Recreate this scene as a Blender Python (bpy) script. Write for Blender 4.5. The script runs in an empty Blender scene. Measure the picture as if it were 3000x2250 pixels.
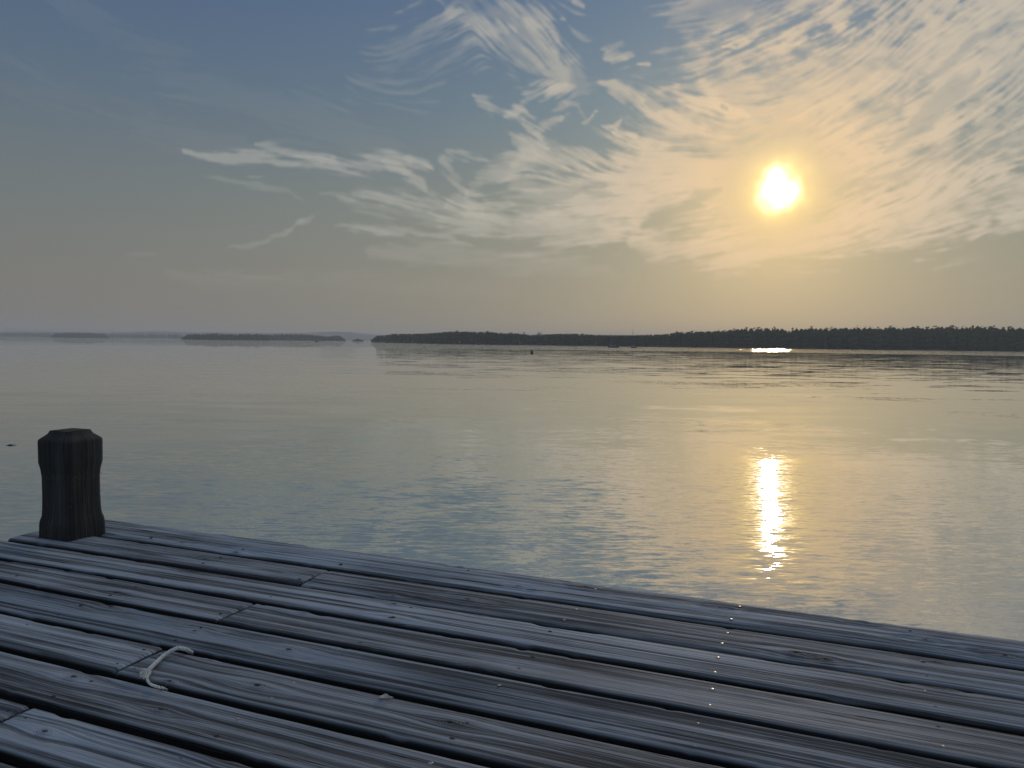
import bpy, bmesh, math, random
import numpy as np
from mathutils import Vector, Matrix
sc = bpy.context.scene
C = sc.collection
R = math.radians

# ------------------------------------------------------------------ camera
FOC, PITCH, ROLL = 2230.0, R(3.21), R(0.61)
CAM_Z, EYE = 2.70, 0.72            # eye above the water, eye above the deck
DECK_Z = CAM_Z - EYE
def ray(px, py):
    """direction in the world of a point of the 3000x2250 photograph"""
    x = (px-1500)/FOC; y = -(py-1125)/FOC
    c, s = math.cos(ROLL), math.sin(ROLL); x, y = x*c-y*s, x*s+y*c
    c, s = math.cos(PITCH), math.sin(PITCH)
    return Vector((x, c+y*s, -s+y*c))
cam = bpy.data.objects.new("camera", bpy.data.cameras.new("camera")); C.objects.link(cam)
f0 = ray(1500, 1125); ax = (ray(1500+FOC, 1125)-f0).normalized(); ay = (ray(1500, 1125-FOC)-f0).normalized()
cam.matrix_world = Matrix.Translation((0, 0, CAM_Z)) @ Matrix((ax, ay, -f0.normalized())).transposed().to_4x4()
cam.data.sensor_width = 36; cam.data.lens = 36*FOC/3000
cam.data.clip_start = 0.05; cam.data.clip_end = 400000
sc.camera = cam
SUN_V = ray(2282, 548).normalized()
SUN_AZ = math.atan2(SUN_V.x, SUN_V.y); SUN_EL = math.asin(SUN_V.z)

# ------------------------------------------------------------------ node helper
class NT:
    def __init__(s, tree): s.t = tree; s.t.nodes.clear()
    def n(s, typ, **kw):
        nd = s.t.nodes.new(typ)
        for k, v in kw.items(): setattr(nd, k, v)
        return nd
    def put(s, sock, v):
        if v is None: return
        if isinstance(v, bpy.types.NodeSocket): s.t.links.new(v, sock)
        else: sock.default_value = v
    def m(s, op, a, b=None, c=None, clamp=False):
        nd = s.n('ShaderNodeMath', operation=op, use_clamp=clamp)
        for i, v in enumerate((a, b, c)): s.put(nd.inputs[i], v)
        return nd.outputs[0]
    def v(s, op, a, b=None, sc=None):
        nd = s.n('ShaderNodeVectorMath', operation=op)
        s.put(nd.inputs[0], a); s.put(nd.inputs[1], b)
        if sc is not None: s.put(nd.inputs['Scale'], sc)
        return nd.outputs['Value'] if op in ('LENGTH', 'DOT_PRODUCT', 'DISTANCE') else nd.outputs[0]
    def mr(s, x, a, b, c=0.0, d=1.0, kind='SMOOTHSTEP'):
        nd = s.n('ShaderNodeMapRange', interpolation_type=kind)
        for i, v in enumerate((x, a, b, c, d)): s.put(nd.inputs[i], v)
        return nd.outputs[0]
    def mix(s, f, a, b, blend='MIX'):
        nd = s.n('ShaderNodeMix', data_type='RGBA', blend_type=blend)
        s.put(nd.inputs[0], f); s.put(nd.inputs[6], a); s.put(nd.inputs[7], b)
        return nd.outputs[2]
    def noise(s, vec, scale, detail=3, rough=0.5, dist=0.0, dims='3D', out=0):
        nd = s.n('ShaderNodeTexNoise', noise_dimensions=dims)
        s.put(nd.inputs['Vector'], vec); s.put(nd.inputs['Scale'], scale); s.put(nd.inputs['Detail'], detail)
        s.put(nd.inputs['Roughness'], rough); s.put(nd.inputs['Distortion'], dist)
        return nd.outputs[out]
    def sep(s, v): nd = s.n('ShaderNodeSeparateXYZ'); s.put(nd.inputs[0], v); return nd.outputs
    def comb(s, x, y, z=0.0):
        nd = s.n('ShaderNodeCombineXYZ')
        for i, q in enumerate((x, y, z)): s.put(nd.inputs[i], q)
        return nd.outputs[0]
    def ramp(s, x, pts):
        nd = s.n('ShaderNodeValToRGB'); s.put(nd.inputs[0], x)
        el = nd.color_ramp.elements
        el[0].position, el[0].color = pts[0][0], (*pts[0][1], 1)
        el[1].position, el[1].color = pts[-1][0], (*pts[-1][1], 1)
        for p, c in pts[1:-1]: e = el.new(p); e.color = (*c, 1)
        return nd.outputs[0]

# ------------------------------------------------------------------ world: sky, smoke haze, cirrus
world = bpy.data.worlds.new("World"); sc.world = world; world.use_nodes = True
W = NT(world.node_tree)
tc = W.n('ShaderNodeTexCoord').outputs['Generated']
d = W.v('NORMALIZE', tc); dx, dy, dz = W.sep(d)
sky = W.n('ShaderNodeTexSky', sky_type='NISHITA', sun_disc=False)
sky.sun_elevation = SUN_EL; sky.sun_rotation = SUN_AZ; sky.altitude = 0
sky.air_density = 1.2; sky.dust_density = 1.6; sky.ozone_density = 2.0
bg_sky = W.n('ShaderNodeBackground'); W.put(bg_sky.inputs[0], sky.outputs[0]); bg_sky.inputs[1].default_value = 0.05
# angle to the sun (degrees) and elevation (0..1)
cosang = W.v('DOT_PRODUCT', d, tuple(SUN_V))
ang = W.m('MULTIPLY', W.m('ARCCOSINE', W.m('MINIMUM', cosang, 0.9999999)), 57.2958)
elev = W.m('MULTIPLY', W.m('ARCSINE', dz), 57.2958)
elp = W.m('ABSOLUTE', elev)
base = W.ramp(W.m('DIVIDE', elp, 60.0), [(0.0, (.180, .178, .182)), (0.07, (.178, .175, .174)), (0.16, (.148, .172, .184)),
      (0.28, (.105, .152, .212)), (0.45, (.060, .106, .232)), (0.62, (.17, .22, .33)), (1.0, (.36, .42, .52))])
def glow(amp, k, p=1.0):
    e = W.m('POWER', 2.71828, W.m('MULTIPLY', W.m('POWER', W.m('DIVIDE', ang, k), p), -1.0))
    return W.v('SCALE', amp, None, e)
lowk = W.mr(elp, 6.0, 19.0)
hz = W.v('ADD', base, W.v('SCALE', glow((.165, .152, .068), 30.0, 1.3), None, W.m('SUBTRACT', 1.0, lowk)))
hz = W.v('ADD', hz, W.v('SCALE', glow((.085, .125, .105), 24.0, 1.4), None, lowk))
hz = W.v('ADD', hz, glow((.74, .40, .035), 4.6, 1.25))
col = hz
# the sun itself behind the veil: disc and aureole
wob = W.m('MULTIPLY', W.m('SUBTRACT', W.noise(d, 34.0, 1, .5), .5), 2.0)
ang = W.m('MAXIMUM', W.m('ADD', ang, W.m('MULTIPLY', wob, W.mr(ang, 3.5, 1.5))), 0.0); core = W.mr(ang, 1.15, .4)
col = W.v('ADD', col, W.v('SCALE', (6.0, 5.0, 4.0), None, W.m('POWER', core, 1.5)))
col = W.v('ADD', col, W.v('ADD', glow((1.5, 1.0, .10), 1.5, 1.8), glow((3.5, 3.2, 3.6), .95, 2.2)))
bg_hz = W.n('ShaderNodeBackground'); W.put(bg_hz.inputs[0], col); bg_hz.inputs[1].default_value = 1.0
mixs = W.n('ShaderNodeMixShader')
W.put(mixs.inputs[0], W.mr(dz, 0.35, 0.80, .93, .70)); W.put(mixs.inputs[1], bg_sky.outputs[0]); W.put(mixs.inputs[2], bg_hz.outputs[0])
wo = W.n('ShaderNodeOutputWorld'); W.put(wo.inputs[0], mixs.outputs[0])
world.cycles.sampling_method = 'MANUAL'; world.cycles.sample_map_resolution = 1024

sun = bpy.data.objects.new("sun", bpy.data.lights.new("sun", 'SUN')); C.objects.link(sun)
sun.data.energy = .6; sun.data.angle = R(1.0); sun.data.color = (1.0, .72, .42)
sun.rotation_euler = SUN_V.to_track_quat('Z', 'Y').to_euler(); sun.location = (0, 0, 20)
sc.view_settings.view_transform = 'Standard'; sc.view_settings.look = 'None'
sc.view_settings.gamma = 1; sc.view_settings.exposure = 0.0
sc.cycles.max_bounces = 6; sc.cycles.volume_bounces = 3; sc.cycles.sample_clamp_indirect = 6
sc.cycles.volume_step_rate = 4

# ------------------------------------------------------------------ object helpers
def tag(o, label=None, cat=None, group=None, kind=None):
    if label: o['label'] = label
    if cat: o['category'] = cat
    if group: o['group'] = group
    if kind: o['kind'] = kind
    return o
def mesh_np(name, verts, faces, mat=None, parent=None, smooth=True, mats=None):
    """verts (n,3), faces (m,k) arrays or list of tuples -> ONE mesh object"""
    me = bpy.data.meshes.new(name)
    if isinstance(faces, np.ndarray):
        k = faces.shape[1]
        me.vertices.add(len(verts)); me.vertices.foreach_set('co', np.ascontiguousarray(verts, dtype=np.float32).ravel())
        me.loops.add(faces.size); me.loops.foreach_set('vertex_index', faces.astype(np.int32).ravel())
        me.polygons.add(len(faces)); me.polygons.foreach_set('loop_start', np.arange(0, faces.size, k, dtype=np.int32))
        me.update(calc_edges=True); me.validate()
    else:
        me.from_pydata([tuple(v) for v in verts], [], faces); me.update()
    if smooth: me.polygons.foreach_set('use_smooth', [True]*len(me.polygons))
    if mat: me.materials.append(mat)
    o = bpy.data.objects.new(name, me); C.objects.link(o)
    if parent: o.parent = parent
    return o
def empty(name, loc):
    o = bpy.data.objects.new(name, None); C.objects.link(o); o.location = loc; o.empty_display_size = .2; return o
def hash2(ix, iy, s):
    h = (ix*374761393 + iy*668265263 + s*974711) & 0xffffffff
    h = ((h ^ (h >> 13))*1274126177) & 0xffffffff
    return ((h ^ (h >> 16)) & 0xffff)/65535.0
def vn(x, y, s=0):
    x = np.asarray(x, float); y = np.asarray(y, float); x, y = np.broadcast_arrays(x, y)
    ix = np.floor(x).astype(np.int64); iy = np.floor(y).astype(np.int64); fx = x-ix; fy = y-iy
    fx = fx*fx*(3-2*fx); fy = fy*fy*(3-2*fy)
    a = hash2(ix, iy, s); b = hash2(ix+1, iy, s); c = hash2(ix, iy+1, s); e = hash2(ix+1, iy+1, s)
    return (a*(1-fx)+b*fx)*(1-fy)+(c*(1-fx)+e*fx)*fy - .5
def new_mat(name):
    m = bpy.data.materials.new(name); m.use_nodes = True
    return m, NT(m.node_tree)
def simple(name, col, rough=.6, metal=0.0, var=.25, scale=6.0, bump=0.0):
    m, N = new_mat(name)
    tcn = N.n('ShaderNodeTexCoord').outputs['Object']
    nz = N.noise(tcn, scale, 4, .6)
    c = N.mix(N.mr(nz, .3, .7), tuple(x*(1-var) for x in col)+(1,), tuple(min(1, x*(1+var)) for x in col)+(1,))
    b = N.n('ShaderNodeBsdfPrincipled'); N.put(b.inputs['Base Color'], c)
    b.inputs['Roughness'].default_value = rough; b.inputs['Metallic'].default_value = metal
    if bump:
        bn = N.n('ShaderNodeBump'); bn.inputs['Strength'].default_value = bump; N.put(bn.inputs['Height'], nz); N.put(b.inputs['Normal'], bn.outputs[0])
    o = N.n('ShaderNodeOutputMaterial'); N.put(o.inputs[0], b.outputs[0])
    return m

# ------------------------------------------------------------------ cirrus sheet of the sky, 7.5 km up
def build_clouds():
    ST = 3.0
    gx = np.arange(-420, 3421, ST); gy = np.arange(-420, 975, ST)
    X, Y = np.meshgrid(gx, gy); H_, W_ = X.shape
    def fbm(x, y, s, o=4, g=.5):
        t = 0; a_ = 1; n_ = 0
        for i in range(o): t = t+a_*vn(x*2**i, y*2**i, s+i*7); n_ += a_; a_ *= g
        return t/n_*2
    # flow of the fibres: angle (degrees, rising to the right is positive) at points of the sky
    anch = [(2700,150,38),(2950,250,42),(2450,300,30),(2250,450,24),(2050,620,14),(2300,640,10),(2500,650,17),(2900,700,12),(2150,760,10),(1950,340,-18),
            (1850,290,-35),(1700,450,-32),(1500,630,4),(1400,500,-12),(1150,490,-8),(800,470,-5),(560,440,-12),(300,220,-25),(900,300,-22),(1300,150,36),(1480,60,-50),(1640,180,-62),
            (1620,285,24),(1560,380,-40),(1450,530,28),(2080,360,-6),(2180,330,12),(1100,680,-7),(1400,760,-6),(1750,590,6),(2400,60,24),(2900,-50,35),(1800,160,10),(2000,120,12),
            (2750,450,34),(600,800,-3),(3100,500,22),(1330,520,-42),(2000,470,10),(1650,700,3),(2600,820,6),(2100,200,35)]
    cx = np.zeros_like(X); cy = np.zeros_like(X)
    for (x0, y0, an) in anch:
        w_ = 1/(((X-x0)**2+(Y-y0)**2)/1e4+.15)**1.8
        cx += w_*np.cos(2*R(an)); cy += w_*np.sin(2*R(an))
    an = np.arctan2(cy, cx)/2 + .35*fbm(X/260, Y/200, 3, 3)
    vx = np.cos(an); vy = -np.sin(an)
    def lic(src, n, h):
        acc = src.copy(); wt = 1.0
        for sg in (1, -1):
            qx = np.arange(W_)[None, :]+np.zeros((H_, 1)); qy = np.arange(H_)[:, None]+np.zeros((1, W_))
            for k in range(n):
                ix = np.clip(qx, 0, W_-1).astype(int); iy = np.clip(qy, 0, H_-1).astype(int)
                qx = qx+sg*h*vx[iy, ix]; qy = qy+sg*h*vy[iy, ix]
                fx_ = np.clip(qx, 0, W_-1.001); fy_ = np.clip(qy, 0, H_-1.001); ix = fx_.astype(int); iy = fy_.astype(int); fx_ -= ix; fy_ -= iy
                w_ = .5+.5*math.cos(math.pi*(k+1)/(n+1))
                acc = acc+w_*((src[iy, ix]*(1-fx_)+src[iy, ix+1]*fx_)*(1-fy_)+(src[iy+1, ix]*(1-fx_)+src[iy+1, ix+1]*fx_)*fy_); wt += w_
        acc = acc/wt; acc = acc-acc.mean(); return acc/acc.std()
    s1 = vn(X/9, Y/9, 11)+.6*vn(X/22, Y/22, 12)
    s2 = vn(X/34, Y/34, 13)+.8*vn(X/80, Y/70, 14)
    f0 = lic(vn(X/5, Y/5, 17)+.7*vn(X/10, Y/10, 18), 18, 1.4); f3 = lic(vn(X/4, Y/4, 19)+.8*vn(X/8, Y/8, 20), 8, 1.2); f1 = lic(s1, 30, 1.8); f2 = lic(s2, 34, 3.4)
    soft = fbm(X/150, Y/110, 21, 4); puff = fbm(X/60, Y/38, 31, 5, .6)
    wx = X+26*fbm(X/170, Y/120, 41, 3)+9*fbm(X/45, Y/35, 45, 3); wy = Y+16*fbm(X/150, Y/110, 51, 3)+8*fbm(X/40, Y/30, 55, 3)
    D = np.zeros_like(X)
    def seg_mask(pts, w0, w1):
        """soft tube round a polyline, width w0 at its start and w1 at its end; 1 on the line"""
        best = np.full_like(X, 9.0); n_ = len(pts)-1
        for i in range(n_):
            (x0, y0), (x1, y1) = pts[i], pts[i+1]; L2 = (x1-x0)**2+(y1-y0)**2
            t_ = np.clip(((wx-x0)*(x1-x0)+(wy-y0)*(y1-y0))/L2, 0, 1)
            dd = np.hypot(wx-x0-t_*(x1-x0), wy-y0-t_*(y1-y0)); tt = (i+t_)/n_
            ww = (w0+(w1-w0)*tt)*(.35+.65*np.minimum(1, 5*np.minimum(tt+.02, 1.02-tt)))
            best = np.minimum(best, dd/ww)
        b2 = np.maximum(0, best*.82-.10*(f1+.7*f0+.7*f3)-.30*puff*(best < 3))
        m_ = np.exp(-1.9*b2*b2); return np.clip((m_-.03)/.97, 0, 1)
    def add(pts, w0, w1, gain, rag=.5, fib=.35, thr=0.0):
        nonlocal D
        m_ = seg_mask(pts, w0, w1)
        tex = .5+fib*.12*f0+fib*.12*f3+fib*.20*f1+fib*.19*f2+rag*.75*puff+.75*soft
        k = np.clip((m_*1.35+tex-.85-thr)/1.25, 0, 1); k = k*(1.25-.25*k)*np.minimum(1, m_*1.6)
        D = 1-(1-D)*(1-gain*k)
    def sub(pts, w0, w1, gain, fib=.4):
        nonlocal D
        m_ = seg_mask(pts, w0, w1); k = np.clip((m_*1.4+fib*.4*f2+.2*f1+.5*puff-.3)/1.1, 0, 1)*np.minimum(1, m_*2)
        D = D*(1-gain*k)
    # ---- faint sheets first
    add([(1200,-200),(1500,60),(1700,260)], 180, 130, .34, .3, .5, .0)
    add([(100,-60),(560,240),(1150,430)], 60, 90, .05, .1, .9, .1); add([(-300,120),(300,330),(700,430)], 70, 90, .045, .1, .9, .1)
    add([(1050,250),(1500,10)], 130, 130, .16, .0, 1.5, .25)
    add([(1850,520),(2400,330),(3300,40)], 330, 420, .60, .75, .30, -.20)
    add([(2000,0),(2500,-40),(3300,-260)], 210, 260, .50, .7, .35, -.08)
    add([(1600,560),(2300,560),(3300,330)], 150, 260, .52, .4, .35, -.25)
    add([(1840,720),(2250,715),(2700,620),(3300,480)], 40, 150, .62, .3, .7, -.30)
    add([(1300,640),(1700,640),(2000,600)], 80, 120, .42, .3, .5, -.1)
    add([(1000,590),(1400,640),(1800,690)], 50, 70, .30, .3, .6, 0)
    add([(500,800),(1000,830),(1500,860)], 40, 50, .20, .1, .7, .15); add([(1100,740),(1500,760),(1800,790)], 50, 50, .28, .3, .6, .1)
    add([(1500,520),(1750,590),(2000,560)], 60, 90, .40, .5, .4, 0)
    add([(1560,60),(1640,200),(1660,330)], 60, 70, .36, .4, .5, 0)
    # ---- right: streaks of the veil
    add([(2480,300),(2700,200),(2960,40),(3200,-80)], 46, 66, .50, .5, .55, 0); add([(2640,120),(2860,10),(3150,-130)], 36, 56, .46, .5, .55, 0)
    add([(2300,110),(2380,60),(2520,10)], 42, 55, .62, .7, .3); add([(2240,170),(2420,110),(2560,60)], 40, 40, .40, .7, .3)
    add([(2812,250),(2900,175),(3060,70)], 34, 60, .75, .8, .2); add([(2590,430),(2740,310),(2850,240)], 26, 30, .50, .4, .8)
    add([(2530,400),(2650,320),(2780,210),(2900,90)], 34, 44, .42, .5, .6, 0)
    add([(2650,420),(2760,370),(2820,345)], 40, 26, .55, .9, .2); add([(2350,460),(2420,330),(2560,230)], 60, 70, .40, .5, .6, .05)
    add([(2160,480),(2380,430),(2600,330)], 50, 60, .40, .5, .7, .05); add([(2380,500),(2620,430),(2900,330)], 30, 42, .42, .4, .6, .05)
    add([(2400,560),(2600,500),(2900,380),(3200,300)], 30, 48, .42, .4, .6, .05); add([(2350,600),(2700,560),(3100,420)], 30, 48, .40, .4, .6, .05)
    add([(2380,680),(2620,610),(2950,520)], 30, 48, .36, .4, .6, .05); add([(2080,770),(2500,725),(2750,690),(3200,600)], 34, 44, .52, .2, .7, 0)
    add([(2120,144),(2160,132),(2216,110)], 10, 9, .80, .4, .3, -.2)
    # ---- centre: curls and puffs
    add([(1762,245),(1850,290),(1930,330),(1990,362),(2060,380)], 26, 30, .62, .6, .4); add([(1990,290),(2060,300),(2130,330),(2210,350)], 34, 26, .70, .9, .2)
    add([(2040,230),(2080,270),(2130,330)], 30, 30, .45, .8, .3); add([(1930,270),(1985,245)], 22, 14, .45, .8, .3)
    add([(1780,170),(1815,155),(1860,160)], 34, 30, .60, 1.1, .6, .1); add([(1868,190),(1905,186)], 9, 8, .60, .6, .1, -.2); add([(1765,145),(1830,120)], 18, 10, .42, .9, .2)
    add([(1676,-6),(1700,26)], 18, 12, .55, .6, .2, -.1); add([(1636,66),(1656,72)], 10, 8, .45, .6, .2, -.2)
    add([(1712,364),(1735,350),(1758,328)], 9, 8, .72, .5, .3, -.2); add([(1765,374),(1800,372),(1830,350)], 9, 10, .66, .8, .1, -.1); add([(1795,388),(1840,395),(1884,388)], 16, 12, .75, .9, .1, -.1)
    add([(1830,400),(1880,420),(1990,425)], 16, 14, .42, .9, .2); add([(1880,455),(1960,430)], 18, 14, .45, .9, .2)
    add([(1380,286),(1420,310),(1480,330),(1540,350),(1600,420)], 18, 34, .55, .5, .6, 0); add([(1480,345),(1560,290),(1640,258),(1690,252)], 32, 26, .72, .5, .6, 0)
    add([(1590,300),(1650,290),(1685,262)], 16, 10, .50, .5, .4); add([(1545,350),(1560,400),(1640,440),(1700,482)], 38, 36, .46, .5, .6); add([(1560,400),(1610,370),(1650,350)], 18, 20, .50, .5, .4)
    add([(1660,300),(1700,320),(1720,350)], 12, 12, .35, .6, .3); add([(1500,400),(1540,440),(1600,470)], 30, 30, .35, .6, .3)
    add([(1650,430),(1760,480),(1880,450)], 34, 40, .45, .5, .5); add([(1690,520),(1800,520),(1870,560),(1860,600),(1800,640)], 22, 18, .42, .3, .6, 0)
    add([(1560,640),(1680,610),(1765,612)], 14, 16, .50, .5, .5); add([(1500,620),(1580,650),(1700,640)], 20, 20, .40, .5, .5)
    add([(1500,480),(1590,470),(1650,500)], 22, 20, .45, .7, .3)
    # ---- left: thin lines
    add([(545,446),(650,462),(850,472),(1000,478),(1120,480),(1255,498)], 12, 36, .52, .5, .8, -.05); add([(760,430),(880,450),(1000,470)], 12, 20, .40, .5, .6); add([(1120,478),(1190,510),(1240,560)], 26, 16, .50, .6, .5)
    add([(1180,470),(1230,470),(1260,500)], 16, 10, .35, .7, .5); add([(720,515),(755,525),(772,520)], 7, 7, .34, .5, .4, -.1); add([(600,510),(740,545),(830,570),(880,592)], 12, 10, .20, .3, .6, 0)
    add([(668,728),(760,705),(830,682),(862,650),(922,618)], 8, 13, .24, .3, .6, -.2); add([(840,680),(860,650),(880,635)], 9, 8, .26, .5, .3, -.1)
    add([(985,672),(1080,682),(1200,686),(1300,695),(1392,722)], 12, 15, .40, .4, .6, -.1); add([(1040,665),(1150,690)], 16, 12, .26, .6, .4)
    add([(940,572),(1100,590),(1300,605),(1500,600)], 16, 34, .40, .5, .6, .05); add([(1290,465),(1330,510),(1362,560)], 34, 22, .42, .5, .6, 0); add([(1362,565),(1400,520),(1470,500),(1560,450)], 26, 44, .50, .5, .6, 0)
    add([(1300,445),(1350,452),(1420,470)], 14, 14, .36, .6, .5); add([(1290,600),(1340,575),(1400,620)], 20, 30, .40, .5, .5); add([(1340,620),(1500,650),(1560,650)], 26, 20, .40, .5, .6)
    add([(380,748),(460,750)], 6, 6, .14, .2, .3, -.2); add([(620,790),(760,808),(900,825)], 4, 4, .22, .2, .4, -.2); add([(1190,780),(1330,775)], 6, 5, .24, .3, .3, -.1)
    add([(1500,0),(1560,30),(1620,110),(1650,170)], 40, 30, .36, .6, .5); add([(1250,-20),(1340,40),(1430,80),(1500,90)], 16, 40, .40, .6, .5)
    # ---- gaps of clear sky
    sub([(1885,655),(1990,608),(2110,560)], 34, 24, .85); sub([(1910,655),(2020,640),(2080,625)], 16, 10, .4); sub([(2600,440),(2720,330),(2880,200)], 20, 34, .40); sub([(2700,240),(2860,130),(3000,60)], 14, 20, .4)
    sub([(1900,130),(2050,40),(2200,0)], 60, 50, .5); sub([(1690,200),(1720,330),(1750,440)], 40, 36, .5); sub([(1600,410),(1700,400)], 26, 30, .6); sub([(2440,560),(2600,520),(2780,450)], 7, 12, .4)
    sub([(2650,480),(2850,380),(3000,330)], 12, 18, .4); sub([(1640,545),(1720,560),(1800,570)], 12, 10, .4); sub([(1480,560),(1560,590),(1680,560)], 24, 20, .45); sub([(1830,240),(1950,210)], 40, 30, .4)
    sub([(2000,300),(1900,300)], 14, 20, .4); sub([(2110,310),(2130,325)], 10, 8, .5); sub([(2480,400),(2600,330)], 16, 16, .35)
    for _ in range(1):   # ice crystals have no edges
        D = (D+.5*(np.roll(D, 1, 0)+np.roll(D, -1, 0)+np.roll(D, 1, 1)+np.roll(D, -1, 1)))/3
    low = np.clip((935-Y)/260, 0, 1); D = D*(low*low*(3-2*low))
    edge = np.minimum(1, np.minimum((X+420)/300, (3420-X)/300))*np.minimum(1, (Y+420)/300); D = D*np.clip(edge, 0, 1)
    # the sheet itself: level, 7.5 km above the bay, curving down with the earth towards the horizon
    x = (X-1500)/FOC; y = -(Y-1125)/FOC; c, s = math.cos(ROLL), math.sin(ROLL); x, y = x*c-y*s, x*s+y*c
    c, s = math.cos(PITCH), math.sin(PITCH); rx, ry, rz = x, c+y*s, -s+y*c
    L = np.sqrt(rx*rx+ry*ry+rz*rz); rx, ry, rz = rx/L, ry/L, rz/L
    RE = 1.1e6; q = RE*rz; t_ = -q+np.sqrt(q*q+2*RE*7500+7500.0**2)
    co = np.stack([rx*t_, ry*t_, rz*t_+CAM_Z], -1).reshape(-1, 3)
    idx = np.arange(H_*W_).reshape(H_, W_)
    keep = (D[:-1, :-1]+D[1:, :-1]+D[:-1, 1:]+D[1:, 1:]) > .004
    F = np.stack([idx[:-1, :-1][keep], idx[1:, :-1][keep], idx[1:, 1:][keep], idx[:-1, 1:][keep]], -1)
    used_ = np.unique(F); remap = np.zeros(H_*W_, np.int64); remap[used_] = np.arange(len(used_))
    m, N = new_mat("cirrus")
    o = mesh_np("sky", co[used_], remap[F], m)
    at = o.data.attributes.new("veil", 'FLOAT', 'POINT'); at.data.foreach_set('value', D.reshape(-1)[used_].astype(np.float32))
    dn = N.n('ShaderNodeAttribute', attribute_name="veil").outputs['Fac']
    dr = N.v('NORMALIZE', N.v('SUBTRACT', N.n('ShaderNodeNewGeometry').outputs['Position'], (0, 0, CAM_Z)))
    ag = N.m('MULTIPLY', N.m('ARCCOSINE', N.m('MINIMUM', N.v('DOT_PRODUCT', dr, tuple(SUN_V)), .9999999)), 57.2958)
    def gl_(amp, k, p): return N.v('SCALE', amp, None, N.m('POWER', 2.71828, N.m('MULTIPLY', N.m('POWER', N.m('DIVIDE', ag, k), p), -1.0)))
    cc = N.v('ADD', N.v('ADD', CLOUD_FAR, gl_(*CLOUD_G1)), gl_(*CLOUD_G2))
    em = N.n('ShaderNodeEmission'); N.put(em.inputs[0], cc); tr = N.n('ShaderNodeBsdfTransparent')
    core = N.mr(ag, 1.4, 5.5, .10, 1.0)
    mx_ = N.n('ShaderNodeMixShader'); N.put(mx_.inputs[0], N.m('MULTIPLY', dn, core)); N.put(mx_.inputs[1], tr.outputs[0]); N.put(mx_.inputs[2], em.outputs[0])
    oo = N.n('ShaderNodeOutputMaterial'); N.put(oo.inputs[0], mx_.outputs[0])
    m.cycles.emission_sampling = 'NONE'
    tag(o, kind='structure')
CLOUD_FAR = (.39, .40, .375); CLOUD_G1 = ((.34, .225, .10), 17.0, 1.4); CLOUD_G2 = ((.40, .11, -.12), 8.0, 1.3)
build_clouds()

# ------------------------------------------------------------------ water
wm, N = new_mat("sea_water")
pos_ = N.n('ShaderNodeNewGeometry').outputs['Position']
px_, py_, pz_ = N.sep(pos_)
dist = N.v('LENGTH', N.v('MULTIPLY', pos_, (1, 1, 0)))
def slope(vec, scale, stretch, rot, amp, detail=2, seed=0.0, ampx=.25, rough=.5):
    mp = N.n('ShaderNodeMapping'); N.put(mp.inputs[0], vec)
    mp.inputs['Rotation'].default_value = (0, 0, R(rot)); mp.inputs['Scale'].default_value = (scale*stretch, scale, 1); mp.inputs['Location'].default_value = (seed, seed*.7, seed*.3)
    c = N.v('SUBTRACT', N.noise(mp.outputs[0], 1.0, detail, rough, out=1), (.5, .5, .5))
    c = N.v('MULTIPLY', c, (ampx, 1.0, 0.0))
    return N.v('SCALE', c, None, amp)
big = N.noise(N.v('MULTIPLY', pos_, (.5, 1, 0)), .11, 3, .5)            # cat's-paws: patches of breeze
big2 = N.noise(N.v('MULTIPLY', pos_, (.35, 1, 0)), .030, 3, .55)
near = N.mr(dist, 30.0, 9.0)                                            # chop reflected off the pier
patch = N.mr(N.m('ADD', big, N.m('MULTIPLY', near, .27)), .44, .68)
far = N.mr(dist, 40.0, 150.0)
shore = N.mr(N.m('ADD', dist, N.m('MULTIPLY', N.m('SUBTRACT', big2, .5), 60)), 245.0, 285.0)
sl = slope(pos_, 13.0, .24, 12, N.m('MULTIPLY', patch, .19), 2, 0.0, .42)
sl = N.v('ADD', sl, slope(pos_, 34.0, .28, 10, N.m('MULTIPLY', patch, .10), 2, 3.0))
sl = N.v('ADD', sl, slope(pos_, 2.6, .45, 10, N.m('ADD', N.m('MULTIPLY', patch, .06), .018), 2, 5.0))
sl = N.v('ADD', sl, slope(pos_, .75, .35, 6, .060, 2, 9.0)); sl = N.v('ADD', sl, slope(pos_, .30, .30, 4, .045, 3, 23.0))
streak = N.mr(N.noise(N.v('MULTIPLY', pos_, (.15, 1, 0)), .16, 4, .6), .50, .70)
sl = N.v('ADD', sl, slope(pos_, .30, .30, 3, N.m('MULTIPLY', N.m('MULTIPLY', far, N.m('ADD', streak, .25)), .13), 4, 11.0, .2, .62))
sl = N.v('ADD', sl, slope(pos_, 2.2, .5, 0, N.m('MULTIPLY', shore, .85), 2, 15.0, .7))
nrm = N.v('NORMALIZE', N.v('ADD', sl, (0, 0, 1)))
gl = N.n('ShaderNodeBsdfGlossy'); gl.inputs['Color'].default_value = (1, 1, .98, 1); gl.inputs['Roughness'].default_value = .012
N.put(gl.inputs['Normal'], nrm)
df = N.n('ShaderNodeBsdfDiffuse'); df.inputs['Color'].default_value = (.13, .15, .14, 1)
fr = N.n('ShaderNodeFresnel'); fr.inputs['IOR'].default_value = 1.8; N.put(fr.inputs['Normal'], nrm)
mx = N.n('ShaderNodeMixShader'); N.put(mx.inputs[0], N.m('ADD', N.m('MULTIPLY', fr.outputs[0], .82), .38, None, True)); N.put(mx.inputs[1], df.outputs[0]); N.put(mx.inputs[2], gl.outputs[0])
o = N.n('ShaderNodeOutputMaterial'); N.put(o.inputs[0], mx.outputs[0])
water = mesh_np("water", np.array([(-9000, -9000, 0), (9000, -9000, 0), (9000, 9000, 0), (-9000, 9000, 0)], float), [(0, 1, 2, 3)], wm, smooth=False)
tag(water, kind='structure')

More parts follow.
